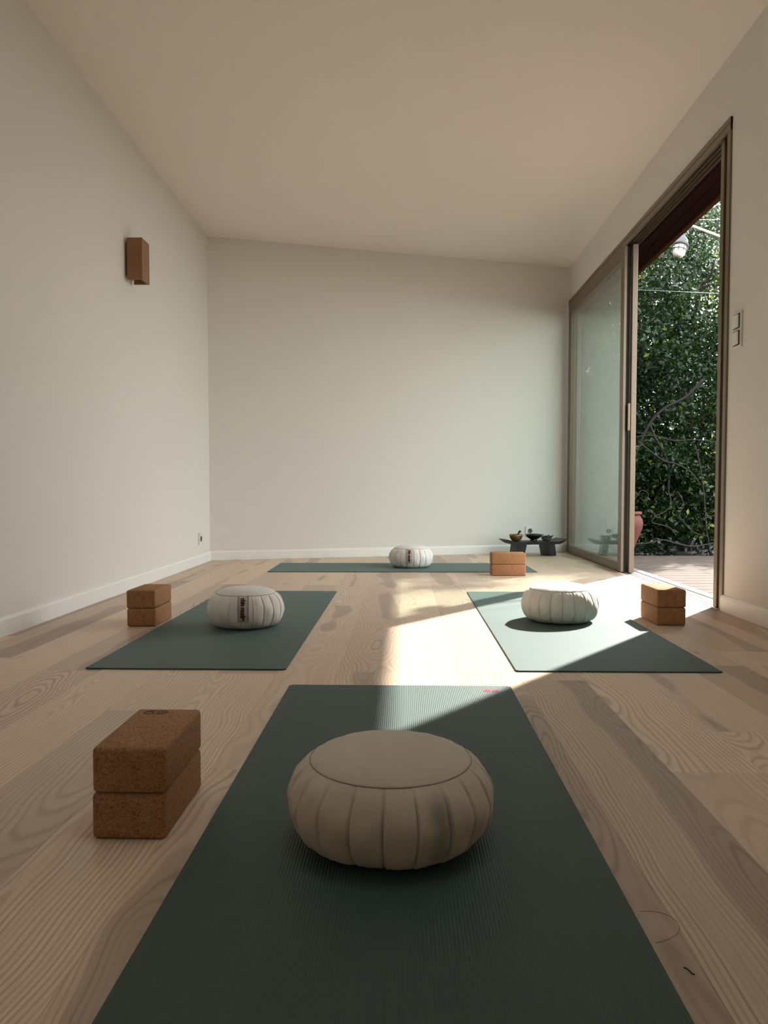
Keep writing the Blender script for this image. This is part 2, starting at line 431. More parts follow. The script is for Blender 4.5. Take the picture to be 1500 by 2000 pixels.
def sash(x0, x1, ya, yb, sw, n):
    z0, z1 = .004, 2.128
    e = bpy.data.objects.new('sash', None); COL.objects.link(e); e.parent = door
    obj('stile', box(x0, x1, ya, ya+sw, z0, z1, .002), M['bronze'], e)
    obj('stile', box(x0, x1, yb-.05, yb, z0, z1, .002), M['bronze'], e)
    obj('rail', box(x0, x1, ya+sw, yb-.05, z0, z0+.062, .002), M['bronze'], e)
    obj('rail', box(x0, x1, ya+sw, yb-.05, z1-.075, z1, .002), M['bronze'], e)
    xm = (x0+x1)/2
    obj('pane', box(xm-.006, xm+.006, ya+sw-.004, yb-.046, z0+.058, z1-.071), M['glass'], e)
    return e
s1 = sash(1.432, 1.452, 5.09, YF-.046, .075, 0)
obj('brush_seal', box(1.453, 1.475, 5.10, 5.13, .004, 2.128), M['gasket'], s1)
s2 = sash(1.477, 1.510, 5.055, YF-.10, .05, 1)
obj('pull_handle', box(1.458, 1.4765, 5.06, 5.075, .93, 1.11, .003), M['bronze'], s2)

# ------------------------------------------------------------------ deck and garden ground
dk = tag(obj('deck', box(1.605, 5.2, -1.5, 6.68, -.09, -.045), M['soil']), kind='structure')
yy = -1.5; i = 0
while yy < 6.6:
    obj('deck_board', box(1.603, 5.2, yy+.003, yy+.137, -.044, -.018, .003), M['deck'], dk); yy += .140; i += 1
tag(obj('ground', box(-8, 16, -6, 22, -.5, -.1), M['soil']), kind='structure')
# dark bank added behind the shrubs to keep bright sky out of the gaps
bm = bmesh.new(); nx, ny = 26, 12; g = []
for j in range(ny):
    r_ = []
    for i in range(nx):
        x = -6+i*.55; y = 9.6+j*.55
        z = -.12+1.9*min(1, j/5.0)**1.3*(1 if x < 3.8 else max(.15, 1-(x-3.8)*.45))+random.uniform(-.08, .08)
        r_.append(bm.verts.new((x, y, z)))
    g.append(r_)
for j in range(ny-1):
    for i in range(nx-1): bm.faces.new((g[j][i], g[j][i+1], g[j+1][i+1], g[j+1][i])).smooth = True
tag(obj('added_backing_bank', bm, M['soil']), kind='structure')

# ------------------------------------------------------------------ trees
def leaves(name, centres, spread, n, size, m, parent, keep=None, lightbias=0):
    c = np.array(centres); k = rng.integers(0, len(c), n)
    P = c[k]+rng.normal(0, 1, (n, 3))*np.array(spread)
    if keep is not None:
        msk = keep(P); P = P[msk]; k = k[msk]
    n = len(P)
    d = rng.normal(0, 1, (n, 3)); d[:, 2] -= .25; d /= np.linalg.norm(d, axis=1)[:, None]
    u = rng.normal(0, 1, (n, 3)); u -= (u*d).sum(1)[:, None]*d; u /= np.linalg.norm(u, axis=1)[:, None]
    q = np.cross(d, u); L = size*rng.uniform(.6, 1.25, n)[:, None]; W = L*.24
    V = np.stack([P, P+d*L*.5-u*W, P+d*L, P+d*L*.5+u*W, P+d*L*.5-q*W*.35], 1).reshape(-1, 3)
    b = np.arange(n)[:, None]*5
    T = np.concatenate([b+np.array([[0, 1, 4]]), b+np.array([[1, 2, 4]]), b+np.array([[2, 3, 4]]), b+np.array([[3, 0, 4]])], 1).reshape(-1)
    me = bpy.data.meshes.new(name)
    me.vertices.add(len(V)); me.vertices.foreach_set('co', V.ravel())
    nf = n*4; me.loops.add(nf*3); me.loops.foreach_set('vertex_index', T.astype(np.int32))
    me.polygons.add(nf); me.polygons.foreach_set('loop_start', np.arange(nf, dtype=np.int32)*3)
    at = me.attributes.new('tint', 'FLOAT', 'POINT')
    clus = rng.random(len(c)); tv = np.clip(clus[k]*.55+rng.random(n)*.45+lightbias+(rng.random(n) > .965)*.3+(clus[k] > .94)*.35, 0, 1)
    at.data.foreach_set('value', np.repeat(tv, 5).astype(np.float32))
    me.update(calc_edges=True)
    o = obj(name, me, m, parent); o['kind'] = 'stuff'
    return o
def keep_sun(P):   # the crowns stop where the sunny clearing begins
    lim = 3.02+.765*(P[:, 1]-7)+rng.normal(0, .05, len(P))
    low = P[:, 2] < .7133*(P[:, 0]-1.43)/.6075-.5
    return ((P[:, 0] < lim) | low) & (P[:, 1] > 6.74) & (P[:, 2] > -.08)
def crown(cx, cy, cz, rx, ry, rz, n):
    out_ = []
    while len(out_) < n:
        v = rng.normal(0, 1, 3); v /= np.linalg.norm(v); v *= rng.uniform(.35, 1)**.6
        out_.append((cx+v[0]*rx, cy+v[1]*ry, max(.0, cz+v[2]*rz)))
    return out_
def wiggle(a, b, n, amp):
    a, b = Vector(a), Vector(b); pts = []
    for i in range(n+1):
        t_ = i/n; pts.append(a.lerp(b, t_)+Vector([random.uniform(-1, 1)*amp*math.sin(pi*t_+.2) for _ in range(3)]))
    return pts
def tree(name, label, x, y, h, rx, ry, rz, cz, nl, size, m, group=None, spread=.11, cl=60, cat='tree', trunk=.07, bias=0):
    t = thing(name, label, cat, (x, y, -.1), 0, group)
    tp = wiggle((0, 0, 0), (random.uniform(-.2, .2), .1, h*.7), 6, .10)
    obj('trunk', tube(tp, [trunk*(1-.6*i/6) for i in range(7)], 9), M['bark'], t)
    for q in range(5):
        s0 = tp[2+q % 4]; a_ = q*1.3+random.random()
        e = s0+Vector((math.cos(a_)*rx*.8, math.sin(a_)*ry*.8, rz*random.uniform(.2, .7)))
        obj('branch', tube(wiggle(s0, e, 6, .09), [trunk*.5*(1-.75*i/6)+.002 for i in range(7)], 6), M['bark'], t)
    cs = [(a-x, b-y, c+.1) for a, b, c in crown(x, y, cz, rx, ry, rz, cl)]
    leaves('foliage', cs, (spread,)*3, nl, size, m, t, lambda P: keep_sun(P+np.array([x, y, -.1])), bias)
    return t
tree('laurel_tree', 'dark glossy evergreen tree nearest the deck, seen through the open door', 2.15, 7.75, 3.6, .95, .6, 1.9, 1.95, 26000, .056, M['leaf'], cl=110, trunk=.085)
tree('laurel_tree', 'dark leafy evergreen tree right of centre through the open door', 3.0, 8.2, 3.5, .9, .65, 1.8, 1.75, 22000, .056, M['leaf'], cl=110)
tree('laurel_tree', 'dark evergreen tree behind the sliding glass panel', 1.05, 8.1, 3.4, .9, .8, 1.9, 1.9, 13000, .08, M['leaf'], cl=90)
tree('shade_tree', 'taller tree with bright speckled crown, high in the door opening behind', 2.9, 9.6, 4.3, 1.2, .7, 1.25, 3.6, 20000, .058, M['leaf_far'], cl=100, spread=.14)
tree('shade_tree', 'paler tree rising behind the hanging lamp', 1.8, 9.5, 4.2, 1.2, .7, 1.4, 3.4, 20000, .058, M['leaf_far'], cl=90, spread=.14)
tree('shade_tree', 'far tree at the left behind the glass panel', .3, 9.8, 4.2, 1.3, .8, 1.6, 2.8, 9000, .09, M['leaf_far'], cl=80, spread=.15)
tree('backing_tree', 'dense shadowy tree filling the gaps low behind the others', 3.3, 9.5, 2.5, 1.1, .6, 1.3, 1.2, 9000, .09, M['leaf'], cl=90, spread=.14)
tree('backing_tree', 'dense shadowy tree low behind the middle of the door view', 1.9, 9.4, 2.5, 1.2, .6, 1.3, 1.2, 9000, .09, M['leaf'], cl=90, spread=.14)
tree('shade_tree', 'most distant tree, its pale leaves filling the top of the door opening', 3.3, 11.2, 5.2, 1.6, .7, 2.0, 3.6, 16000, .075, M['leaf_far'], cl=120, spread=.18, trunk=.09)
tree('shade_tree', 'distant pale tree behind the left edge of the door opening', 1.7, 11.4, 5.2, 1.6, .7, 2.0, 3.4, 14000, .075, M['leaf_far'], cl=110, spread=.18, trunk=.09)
for lab, x, y in (('low glossy shrub at the deck edge beside the terracotta pot', 1.98, 7.22), ('low glossy shrub at the deck edge in the middle of the door view', 2.42, 7.25), ('low glossy shrub at the deck edge by the near door jamb', 2.9, 7.3)):
    tree('evergreen_shrub', lab, x, y, .8, .36, .28, .55, .5, 5200, .055, M['leaf'], cl=60, cat='shrub', trunk=.02, spread=.07)
tree('rounded_shrub', 'broad dark shrub just right of the view, shading the deck', 3.75, 7.7, 2.0, .6, .5, .85, .95, 7000, .056, M['leaf'], cl=70, cat='shrub', trunk=.03)
for i, (x, y) in enumerate(((4.6, 9.3), (5.6, 8.6), (6.6, 8.0))):
    t = thing('low_hedge_shrub', ('low clipped shrub beyond the sunny end of the deck', 'low clipped shrub further right past the deck', 'low clipped shrub at the far right of the garden')[i], 'shrub', (x, y, -.1))
    obj('trunk', tube([(0, 0, 0), (0, 0, .5)], .03), M['bark'], t)
    leaves('foliage', crown(0, 0, .6, .6, .5, .55, 60), (.09,)*3, 3500, .07, M['leaf'], t)
# climbing bare vines along the foot of the hedge
vl = thing('bare_vine', 'tangle of thin grey winding vines low in front of the dark shrubs', 'vine', (2.3, 6.95, -.1))
def vine(pts, r):
    P = [Vector(p)-Vector((2.3, 6.95, -.1)) for p in pts]; out_ = []
    for i in range(len(P)-1):
        a = P[max(i-1, 0)]; b = P[i]; c = P[i+1]; d = P[min(i+2, len(P)-1)]
        for s in range(5):
            t_ = s/5; out_.append(.5*((2*b)+(c-a)*t_+(2*a-5*b+4*c-d)*t_*t_+(3*b-a-3*c+d)*t_**3))
    out_.append(P[-1]); obj('vine_stem', tube(out_, r, 6), M['bark'] if r > .01 else M['vine'], vl)
def pv(u, v, y): return ((u-788)/1500*y, y, CAM_H-(v-957)/1500*y)
for r_, y_, pl_ in ((.007, 6.80, [(1235, 1062), (1262, 1060), (1292, 1054), (1315, 1060), (1345, 1066), (1372, 1063), (1398, 1058)]),
                    (.005, 6.82, [(1240, 862), (1262, 880), (1290, 900), (1318, 908), (1345, 925), (1360, 945)]),
                    (.005, 6.84, [(1300, 960), (1306, 985), (1292, 1000), (1276, 1008), (1270, 1020), (1290, 1025), (1306, 1032), (1316, 1045)]),
                    (.0055, 6.90, [(1350, 870), (1362, 920), (1370, 980), (1374, 1030), (1380, 1060)]),
                    (.004, 6.82, [(1236, 975), (1248, 958), (1262, 965), (1255, 978), (1246, 972)]),
                    (.004, 6.86, [(1396, 1003), (1378, 1010), (1366, 1012)]),
                    (.004, 6.82, [(1232, 855), (1270, 852), (1310, 862), (1350, 860), (1396, 866)]),
                    (.004, 6.85, [(1318, 960), (1330, 985), (1322, 1005), (1335, 1025), (1352, 1040), (1376, 1046)]),
                    (.012, 7.05, [(1230, 900), (1262, 830), (1290, 800), (1330, 778), (1362, 745)]),
                    (.012, 7.05, [(1262, 830), (1275, 860), (1298, 905), (1300, 960)])):
    vine([pv(u, v, y_) for u, v in pl_], r_)

# terracotta pot
pt = thing('terracotta_pot', 'tall terracotta garden pot on the deck, half hidden by the sliding door', 'pot', (1.845, 6.45, -.018))
pr = [(0, 0), (.055, 0), (.06, .01), (.085, .10), (.12, .19), (.142, .25), (.147, .29), (.140, .32), (.122, .352), (.118, .362)]
inn = [(.106, .362), (.108, .35), (.125, .31), (.128, .27), (.10, .19), (.0, .16)]
obj('vessel', lathe(pr+inn, 40), M['terracotta'], pt)
obj('rim', lathe([(.116, .360), (.134, .360), (.137, .368), (.134, .384), (.106, .384), (.103, .372), (.105, .358)], 40), M['terracotta'], pt)
obj('soil', lathe([(0, .30), (.115, .30), (.115, .29), (0, .29)], 24), M['soil'], pt)

# hanging lamp
lp = Vector(pv(1314, 500, 6.2))
lamp = thing('hanging_lamp', 'caged white glass lantern with grey cap hanging outside under the eaves', 'lamp', lp)
lamp.rotation_euler = (math.radians(-6), math.radians(16), 0)
obj('glass_globe', lathe([(0, -.062), (.02, -.060), (.036, -.050), (.047, -.030), (.050, -.005), (.047, .025), (.045, .035), (0, .035)], 28), M['opal'], lamp)
obj('cap', lathe([(.0, .033), (.052, .033), (.058, .04), (.058, .05), (.05, .06), (.045, .085), (.030, .105), (.018, .112), (.012, .135), (0, .135)], 28), M['lampmetal'], lamp)
cg = bmesh.new()
for k in range(4):
    a = k*pi/4+.3; pts = []
    for j in range(13):
        b = -pi/2+j*pi/12
        pts.append((math.cos(a)*.055*math.sin(j*pi/12*1.0+0.0)if False else math.cos(a)*.055*math.sin(b), math.sin(a)*.055*math.sin(b), .03-.097*math.cos(b)))
    tube(pts, .003, 5, cg)
tube([(.0545*math.cos(q*pi/12), .0545*math.sin(q*pi/12), 0.0) for q in range(25)], .003, 5, cg)
obj('wire_cage', cg, M['lampmetal'], lamp)
obj('cord', tube([(0, 0, .13), (-.04, .02, .30), (-.16, .02, .50)], .004, 6), M['lampmetal'], lamp)

# wires
def wire(name, label, a, b, r, m, sag=.02):
    a, b = Vector(a), Vector(b)
    o = thing(name, label, 'cable', a)
    P = [(b-a)*(i/14)+Vector((0, 0, -sag*4*(i/14)*(1-i/14))) for i in range(15)]
    obj('strand', tube(P, r, 6), m, o); return o
wire('white_cable', 'thick white cable crossing the top of the door view to the trees', (1.82, 6.0, 2.70), (3.25, 6.95, 2.60), .010, M['cable_white'], .0)
wire('thin_wire', 'thin pale wire strung level across the trees below the lantern', (1.56, 6.45, 2.21), (3.3, 7.3, 2.35), .0025, M['cable_green'], .0)
wire('thin_wire', 'short thin grey wire above the thick white cable', (1.82, 5.6, 2.46), (3.2, 6.95, 2.93), .0025, M['cable_green'], .0)

# ------------------------------------------------------------------ yoga mats
def ring_mesh(cx, cy, r, wd, z, n=28, a0=0, a1=2*pi, sx=1.0, bm=None, th=.0003):
    bm = bm or bmesh.new(); prev = None
    for i in range(n+1):
        a = a0+(a1-a0)*i/n
        q = [bm.verts.new((cx+math.cos(a)*(r-wd/2)*sx, cy+math.sin(a)*(r-wd/2), z)), bm.verts.new((cx+math.cos(a)*(r+wd/2)*sx, cy+math.sin(a)*(r+wd/2), z)),
             bm.verts.new((cx+math.cos(a)*(r+wd/2)*sx, cy+math.sin(a)*(r+wd/2), z-th)), bm.verts.new((cx+math.cos(a)*(r-wd/2)*sx, cy+math.sin(a)*(r-wd/2), z-th))]
        if prev:
            for j in range(4): bm.faces.new((prev[j], prev[(j+1) % 4], q[(j+1) % 4], q[j]))
        prev = q
    bmesh.ops.recalc_face_normals(bm, faces=bm.faces[:])
    return bm
def emblem(s, z):
    """two facing hooks, each an open ring with a curl inside"""
    bm = bmesh.new()
    ring_mesh(-.62*s, 0, .58*s, .20*s, z, a0=.55, a1=2*pi-.45, bm=bm)
    ring_mesh(.62*s, 0, .58*s, .20*s, z, a0=-pi+.55, a1=pi-.45, bm=bm)
    ring_mesh(-.55*s, 0, .25*s, .17*s, z, a0=-.6, a1=pi+.9, bm=bm)
    ring_mesh(.55*s, 0, .25*s, .17*s, z, a0=pi-.6, a1=2*pi+.9, bm=bm)
    return bm
MT = .0047
def mat(label, cx, cy, wx, ly, rz=0, m=None, group='yoga mats'):
    o = thing('yoga_mat', label, 'mat', (cx, cy, 0.0), rz)
    bm = prism([(-wx/2, -ly/2), (wx/2, -ly/2), (wx/2, ly/2), (-wx/2, ly/2)], 0.0002, MT)
    ve = [e for e in bm.edges if abs(e.verts[0].co.z-e.verts[1].co.z) > 1e-3]
    bmesh.ops.bevel(bm, geom=ve, offset=.006, segments=3, affect='EDGES')
    tp = [e for e in bm.edges if all(v.co.z > MT-1e-5 for v in e.verts) and len(e.link_faces) == 2]
    bmesh.ops.bevel(bm, geom=tp, offset=.0012, segments=2, affect='EDGES')
    obj('mat_sheet', bm, m or M['mat'], o)
    return o
m1 = mat('dark green ribbed yoga mat in the foreground under the nearest cushion', -.010, 1.207, .612, 1.80, 0, M['mat_rib'])
e = obj('logo', emblem(.0168, MT+.0006), M['pink'], m1, (.247, .845, 0)); e['label'] = 'small pink printed emblem'
m2 = mat('dark green yoga mat on the left, beside the left wall', -.662, 3.188, .612, 1.795)
e = obj('logo', emblem(.011, MT+.0006), M['pale'], m2, (.255, .855, 0)); e['label'] = 'small pale printed emblem'
m3 = mat('yoga mat on the right, half in the sunlight by the open door', .645, 3.185, .615, 1.795)
m4 = mat('green yoga mat lying crosswise at the far end along the back wall', -.012, 5.372, 1.79, .605, 0.012)

# ------------------------------------------------------------------ cushions
PROF = [(0, 1), (.25, .995), (.5, .975), (.68, .92), (.78, .865)]
SIDE = [(.785, .858), (.86, .80), (.93, .70), (.98, .58), (1, .46), (.985, .34), (.95, .22), (.89, .12), (.81, .055), (.70, .015), (.60, 0.0)]
def spline(P, n):
    out_ = []
    for i in range(len(P)-1):
        a = Vector(P[max(i-1, 0)]); b = Vector(P[i]); c = Vector(P[i+1]); d = Vector(P[min(i+2, len(P)-1)])
        for s in range(n):
            t_ = s/n; out_.append(.5*((2*b)+(c-a)*t_+(2*a-5*b+4*c-d)*t_*t_+(3*b-a-3*c+d)*t_**3))
    out_.append(Vector(P[-1])); return out_
NG = 20
def cushion(label, x, y, R, H, phase, m, zb, det=1, seed=0, tagang=None, tagscale=1):
    rr = random.Random(seed)
    o = thing('meditation_cushion', label, 'cushion', (x, y, zb))
    sp = spline(SIDE, 3 if det else 2); na = 18 if det else 10
    wob = [rr.uniform(-.0025, .0025) for _ in range(NG+1)]; wob[NG] = wob[0]
    def surf(g, t_, pz, v):
        r, z = pz
        ang = (g+t_)/NG*2*pi+phase
        fade = min(1, v*6)*min(1, (1-v)*5)
        gr = -(.0042*math.exp(-(t_/.024)**2)+.0042*math.exp(-((1-t_)/.024)**2))
        puff = .0022*math.sin(pi*t_)**.6+.0016*math.exp(-((t_-.10)/.05)**2)
        wr = .0010*math.sin(ang*9+z*12+seed)+.0007*math.sin(ang*23-z*17)
        k = fade*(gr+puff)+wr*fade+wob[g]*(1-t_)*fade+wob[g+1]*t_*fade
        # gathers near the seams
        k += .0011*math.sin(t_*pi*6)*(math.exp(-v*9)+math.exp(-(1-v)*9))*min(1, v*30)
        r_ = r*R+k-.001*(1-fade)
        return Vector((math.cos(ang)*r_, math.sin(ang)*r_, z*H))
    ns = len(sp)
    for g_ in range(NG):
        bm = bmesh.new(); grid = []
        for i, pz in enumerate(sp):
            grid.append([bm.verts.new(surf(g_, j/na, pz, i/(ns-1))) for j in range(na+1)])
        for i in range(ns-1):
            for j in range(na): bm.faces.new((grid[i][j], grid[i+1][j], grid[i+1][j+1], grid[i][j+1])).smooth = True
        obj('side_panel', bm, m, o)
    tpf = [(r*R, z*H+(0 if r < .7 else .0)) for r, z in spline(PROF, 4)]
    tpf += [(.792*R, .845*H)]
    bm = lathe(tpf, 80)
    for v in bm.verts:
        q = Vector((v.co.x, v.co.y)); a = math.atan2(q.y, q.x); e_ = (q.length/(R*.78))
        v.co.z += .0012*math.sin(a*NG*1.0+1)*e_**8+.0015*math.sin(v.co.x*37+seed)*math.cos(v.co.y*29)*(1-min(1, e_)**4)
    obj('top_panel', bm, m, o)
    obj('bottom_panel', lathe([(.61*R, .003), (.58*R, 0.0003), (0, 0.0003)], 48), m, o)
    obj('seam', tube([((.787*R+.0006)*math.cos(q*pi/40), (.787*R+.0006)*math.sin(q*pi/40), .856*H) for q in range(81)], .0010, 5), M['thread'], o)
    if tagang is not None:
        # woven label: a strip sewn down a side panel, words running downwards
        pr_ = spline(SIDE, 12); L = [0]
        for a, b in zip(pr_, pr_[1:]): L.append(L[-1]+math.hypot((b[0]-a[0])*R, (b[1]-a[1])*H))
        def on(s, u, h):   # s: arc length down from the top seam, u: sideways (m)
            i = 0
            while i < len(L)-2 and L[i+1] < s: i += 1
            f = (s-L[i])/(L[i+1]-L[i]); f = max(0, min(1, f))
            r = (pr_[i][0]*(1-f)+pr_[i+1][0]*f)*R; z = (pr_[i][1]*(1-f)+pr_[i+1][1]*f)*H
            tx = Vector(((pr_[i+1][0]-pr_[i][0])*R, (pr_[i+1][1]-pr_[i][1])*H)).normalized()
            nr = Vector((-tx.y, tx.x)); nr = nr if nr.x > 0 else -nr
            a = tagang+u/max(.3*R, r); r += nr.x*h; z += nr.y*h
            return Vector((r*math.cos(a), r*math.sin(a), z))
        s0, s1 = .006, .105; wd = .021
        bm = bmesh.new(); A = []
        for i in range(17):
            s = s0+(s1-s0)*i/16
            A.append([bm.verts.new(on(s, wd*(j/4-.5)*2*.95, .0076)) for j in range(5)])
        for i in range(16):
            for j in range(4): bm.faces.new((A[i][j], A[i+1][j], A[i+1][j+1], A[i][j+1])).smooth = True
        res = bmesh.ops.solidify(bm, geom=bm.faces[:], thickness=.001)
        tg = obj('label_strip', bm, m, o)
        cu = bpy.data.curves.new('words', 'FONT'); cu.body = 'chin mudra'; cu.size = .0205; cu.extrude = .0; cu.space_character = 1.0
        cu.offset = .0011
        to = bpy.data.objects.new('words', cu); COL.objects.link(to)
        me = bpy.data.meshes.new_from_object(to.evaluated_get(bpy.context.evaluated_depsgraph_get()))
        bpy.data.objects.remove(to)
        xs = [v.co.x for v in me.vertices]; x0, x1 = min(xs), max(xs); ln = .083*tagscale
        bm = bmesh.new(); bm.from_mesh(me)
        for v in bm.verts:   # text x runs down, text y to the right when seen from outside -> clockwise turn
            s = .016+(v.co.x-x0)/(x1-x0)*ln; u = (v.co.y-.0065)*1.15
            v.co = on(s, u, .0094)
        bmesh.ops.solidify(bm, geom=bm.faces[:], thickness=.0006)
        obj('lettering', bm, M['red'], tg)
    return o
# angle of the camera-facing side for a cushion: towards -y is -pi/2
c1 = cushion('large grey-beige round pleated cushion with a dark smudge in the foreground', -.020, 1.186, .159, .143, -pi/2-math.radians(3), M['linen_a'], MT, 1, 1)
c2 = cushion('cream pleated cushion on the left mat, maroon wording on its side label', -.628, 3.034, .148, .155, -pi/2+.06, M['linen_b'], MT, 1, 2, tagang=-pi/2+.13)
c3 = cushion('cream pleated cushion standing in the sun on the right mat', .648, 3.185, .155, .157, -pi/2+.2, M['linen_b'], MT, 1, 3)
c4 = cushion('cream pleated cushion on the far mat near the back wall, maroon wording facing', .054, 5.395, .153, .155, -pi/2+.1, M['linen_b'], MT, 0, 4, tagang=-pi/2-.08)

# ------------------------------------------------------------------ cork blocks
BW, BL, BH = .116, .216, .0725
def block_mesh():
    return box(-BW/2, BW/2, -BL/2, BL/2, 0, BH, .0075, 3)
def block(label, x, y, z, rz=0, group=None, rings=False):
    o = thing('cork_block', label, 'yoga block', (x, y, z), rz)
    smooth(obj('block_body', BMESH, M['cork'], o))
    if rings:
        e = obj('stamped_emblem', emblem(.0165, BH+.0004), M['burn'], o, (-.018, .082, 0)); e['label'] = 'small burnt emblem'
    return o
_b = block_mesh(); BMESH = bpy.data.meshes.new('block'); _b.to_mesh(BMESH); _b.free()
z2 = BH+.0005
block('cork block at front left, lower one of the nearest pair', -.4275, 1.272, .0003)
block('cork block at front left with burnt emblem, upper one of the nearest pair', -.4265, 1.272, z2, .004, rings=True)
block('cork block left of the left mat, lower one of the pair by the left wall', -1.045, 3.125, .0003)
block('cork block left of the left mat, upper one of the pair by the left wall', -1.046, 3.125, z2, -.006)
block('cork block by the open door, lower one of the sunlit pair', 1.076, 3.20, .0003)
block('cork block by the open door, upper one of the sunlit pair', 1.076, 3.20, z2, .006)
block('cork block at the far end in front of the black bench, lower of the two', .669, 4.93, .0003, pi/2)
block('cork block at the far end in front of the black bench, upper of the two', .668, 4.93, z2, pi/2+.004)

# ------------------------------------------------------------------ wall sconce
sc = thing('wall_sconce', 'brown wooden box lamp fixed high on the left wall', 'wall lamp', (XL, 4.197, 1.675))
wd, dp, hh, tk = .118, .096, .221, .012
obj('front_board', box(dp-tk, dp, -wd/2, wd/2, 0, hh, .001), M['sconce'], sc)
obj('side_board', box(.012, dp-tk, -wd/2, -wd/2+tk, 0.0, hh, .001), M['sconce'], sc)
obj('side_board', box(.012, dp-tk, wd/2-tk, wd/2, 0.0, hh, .001), M['sconce'], sc)
obj('back_plate', box(.0005, .012, -wd/2+.02, wd/2-.02, .02, hh-.02), M['lampmetal'], sc)
obj('bulb', lathe([(0, .06), (.02, .065), (.03, .085), (.026, .11), (.014, .13), (.012, .15), (0, .15)], 20), M['opal'], sc, (.045, 0, 0))

# ------------------------------------------------------------------ sockets and switch
def socket(label, loc, rz):
    o = thing('wall_socket', label, 'socket', loc, rz)   # local +x out of the wall
    obj('cover_plate', box(0.0003, .009, -.041, .041, -.041, .041, .003, 2), M['plate'], o)
    b = lathe([(0, 0), (.0195, 0), (.0195, .0028), (.021, .0028), (.021, -.0015), (0, -.0015)], 28)
    bmesh.ops.rotate(b, verts=b.verts[:], matrix=Matrix.Rotation(pi/2, 3, 'Y'))
    obj('well', b, M['dark_hole'], o, (.0098, 0, 0))
    b = bmesh.new()
    for dy in (-.0095, .0095):
        c_ = lathe([(0, 0), (.0026, 0), (.0026, .001), (0, .001)], 12); bmesh.ops.rotate(c_, verts=c_.verts[:], matrix=Matrix.Rotation(pi/2, 3, 'Y'))
        bmesh.ops.translate(c_, verts=c_.verts[:], vec=(.0102, dy, 0)); join(b, c_)
    obj('pin_hole', b, M['gasket'], o)
    return o
socket('white wall socket low on the left wall near the corner', (XL, 5.60, .186), 0)
q = Vector((1.095, yback(1.095)))
socket('white wall socket on the back wall above the black bench', (q.x, q.y, .19), math.atan2(-bnor.y, -bnor.x))
sw = thing('light_switch', 'white double rocker light switch on the right wall beside the door', 'switch', (XR, 3.385, 1.235), pi)
obj('cover_plate', box(.0003, .008, -.041, .041, -.078, .078, .003, 2), M['plate'], sw)
for dz in (-.036, .036):
    bm = box(.0085, .0125, -.030, .030, dz-.031, dz+.031, .010, 3)
    for v in bm.verts: v.co.x = min(max(v.co.x, .0082), .0125)
    smooth(obj('bezel', box(.0078, .0115, -.0305, .0305, dz-.0315, dz+.0315, .0015), M['chrome'], sw)); bm.free()
    obj('rocker', box(.009, .0165, -.0265, .0265, dz-.0275, dz+.0275, .004, 3), M['plate'], sw)

# ------------------------------------------------------------------ black bench with bowls
ba = math.atan2(bdir.y, bdir.x)
bx, by = 1.075, 6.40
bench = thing('low_bench', 'low black wooden bench with upturned ends in the far right corner', 'bench', (bx, by, 0), ba*.9)
HL, HD = .262, .105
bm = bmesh.new(); top_, bot_ = [], []
for i in range(25):
    s = -1+2*i/24; x = s*HL; lift = .020*max(0, (abs(s)-.72)/.28)**1.6; tk = .024*(1-.75*max(0, (abs(s)-.75)/.25)**1.5)
    zt = .122+lift-(.0 if abs(s) < .72 else 0)
    top_.append([bm.verts.new((x, -HD, zt)), bm.verts.new((x, HD, zt))]); bot_.append([bm.verts.new((x*.985, -HD+.006, zt-tk)), bm.verts.new((x*.985, HD-.006, zt-tk))])
for i in range(24):
    bm.faces.new((top_[i][0], top_[i+1][0], top_[i+1][1], top_[i][1])); bm.faces.new((bot_[i][1], bot_[i+1][1], bot_[i+1][0], bot_[i][0]))
    bm.faces.new((top_[i][0], bot_[i][0], bot_[i+1][0], top_[i+1][0])); bm.faces.new((top_[i+1][1], bot_[i+1][1], bot_[i][1], top_[i][1]))
for i in (0, 24): bm.faces.new((top_[i][0], top_[i][1], bot_[i][1], bot_[i][0]))
bmesh.ops.recalc_face_normals(bm, faces=bm.faces[:]); bmesh.ops.bevel(bm, geom=[e for e in bm.edges if e.is_manifold and e.calc_face_angle() > .8], offset=.002, segments=2, affect='EDGES')
obj('seat_board', bm, M['black_wood'], bench)
for sgn in (-1, 1):
    bm = box(-.036, .036, -.085, .085, 0.0003, .0995)
    for v in bm.verts:
        f = 1-v.co.z/.0995
        v.co.x += sgn*.018*f+sgn*.125; v.co.y *= 1-.12*f
    bmesh.ops.bevel(bm, geom=bm.edges[:], offset=.004, segments=2, affect='EDGES')
    obj('leg', bm, M['black_wood'], bench)
def bpos(lx, ly):
    a = ba*.9; return (bx+lx*math.cos(a)-ly*math.sin(a), by+lx*math.sin(a)+ly*math.cos(a), .1222)
b1 = thing('singing_bowl', 'small brown metal singing bowl at the left end of the black bench', 'bowl', bpos(-.155, -.01))
obj('bowl_shell', lathe([(0, 0), (.024, 0), (.036, .008), (.048, .025), (.0545, .045), (.056, .056), (.053, .058), (.051, .050), (.044, .026), (.030, .011), (0, .007)], 36), M['brass'], b1)
b1m = thing('bowl_mallet', 'short dark mallet leaning out of the brown singing bowl', 'mallet', bpos(-.155, -.01))
obj('stick', tube([(-.02, 0, .016), (.02, 0, .066), (.030, 0, .079)], [.006, .006, .0065], 10), M['black_wood'], b1m)
obj('head', tube([(.0235, 0, .071), (.037, 0, .087)], .0095, 12), M['black_wood'], b1m)
b2 = thing('footed_bowl', 'shallow black footed bowl in the middle of the black bench', 'bowl', bpos(.008, 0))
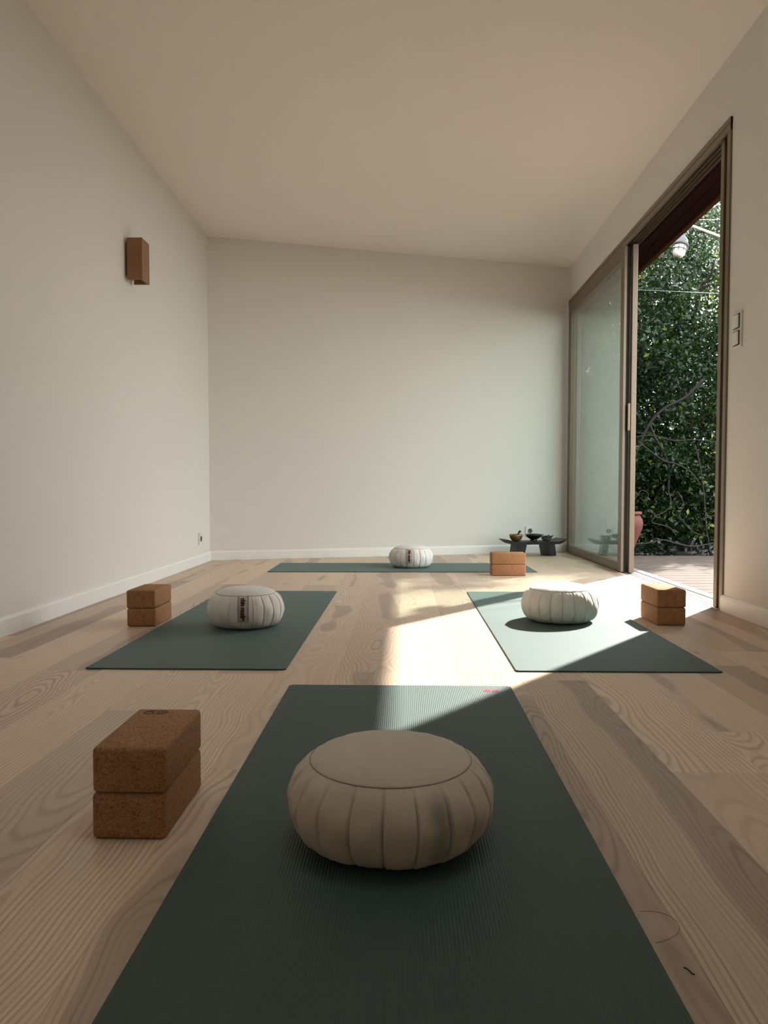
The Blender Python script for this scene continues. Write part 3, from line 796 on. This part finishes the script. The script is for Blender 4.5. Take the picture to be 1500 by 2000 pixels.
obj('bowl_shell', lathe([(0, 0), (.028, 0), (.030, .006), (.024, .012), (.040, .020), (.058, .034), (.066, .048), (.067, .056), (.064, .057), (.061, .049), (.050, .034), (.030, .022), (0, .018)], 36), M['black_iron'], b2)
sp_ = bmesh.new(); join(sp_, box(.055, .082, -.012, .012, .048, .055, .002)); obj('spout', sp_, M['black_iron'], b2)
b3 = thing('petal_bowl', 'small grey bowl with ragged petal rim at the right end of the bench', 'bowl', bpos(.118, -.015))
obj('bowl_shell', lathe([(0, 0), (.026, 0), (.038, .012), (.044, .028), (.040, .029), (.033, .014), (0, .008)], 30), M['greystone'], b3)
for ring, (r0_, zb_, n_, ln_) in enumerate(((.036, .010, 12, .036), (.026, .012, 9, .034), (.012, .014, 6, .030))):
    for k in range(n_):
        a = 2*pi*(k+.5*ring)/n_; bm = bmesh.new()
        d = Vector((math.cos(a), math.sin(a), 0)); s_ = Vector((-d.y, d.x, 0)); hgt = ln_*random.uniform(.85, 1.15)
        vs = []
        for t_, w_, o_ in ((0, .006, 0), (.5, .010, .006), (.85, .007, .013), (1, .0015, .018)):
            c_ = d*(r0_+o_)+Vector((0, 0, zb_+hgt*t_))
            vs.append([bm.verts.new(c_-s_*w_), bm.verts.new(c_+d*.0035), bm.verts.new(c_+s_*w_), bm.verts.new(c_-d*.002)])
        for A_, B_ in zip(vs, vs[1:]):
            for j in range(4): bm.faces.new((A_[j], A_[(j+1) % 4], B_[(j+1) % 4], B_[j]))
        bm.faces.new(vs[0][::-1]); bm.faces.new(vs[-1])
        obj('petal', bm, M['greystone'], b3)

# ------------------------------------------------------------------ hair and lint on the floor
def fp(u, v):
    import math as m_
    pt_, yw = m_.atan(65/1500), m_.atan(38/1500)
    fw = Vector((-m_.sin(yw)*m_.cos(pt_), m_.cos(yw)*m_.cos(pt_), -m_.sin(pt_))); rt = Vector((m_.cos(yw), m_.sin(yw), 0)); up = rt.cross(fw)
    d = fw*1500+rt*(u-750)-up*(v-1022); k = -CAM_H/d.z
    return Vector((d.x*k, d.y*k, .0006))
h = obj('hair', tube([fp(*q) for q in ((1250, 1781), (1270, 1780), (1290, 1783), (1308, 1790), (1321, 1799), (1328, 1812), (1324, 1824), (1310, 1833), (1295, 1839), (1280, 1842))], .0003, 4), M['hair'])
tag(h, 'single loose curved hair lying on the floor right of the nearest mat', 'hair')
h = obj('lint', tube([fp(*q) for q in ((1335, 1890), (1341, 1892), (1347, 1897), (1351, 1902), (1357, 1904))], .0007, 5), M['vine'])
tag(h, 'tiny dark fleck of lint on the floor at lower right', 'lint')

# repeats of one kind share a group phrase
GR = {'mat': 'yoga mats laid out on the floor', 'cushion': 'round pleated meditation cushions', 'yoga block': 'cork blocks stacked in pairs',
      'socket': 'white wall sockets', 'tree': 'evergreen trees beyond the deck', 'shrub': 'low shrubs beyond the deck'}
for o in list(S.objects):
    if o.parent is None and o.get('category') in GR: o['group'] = GR[o['category']]
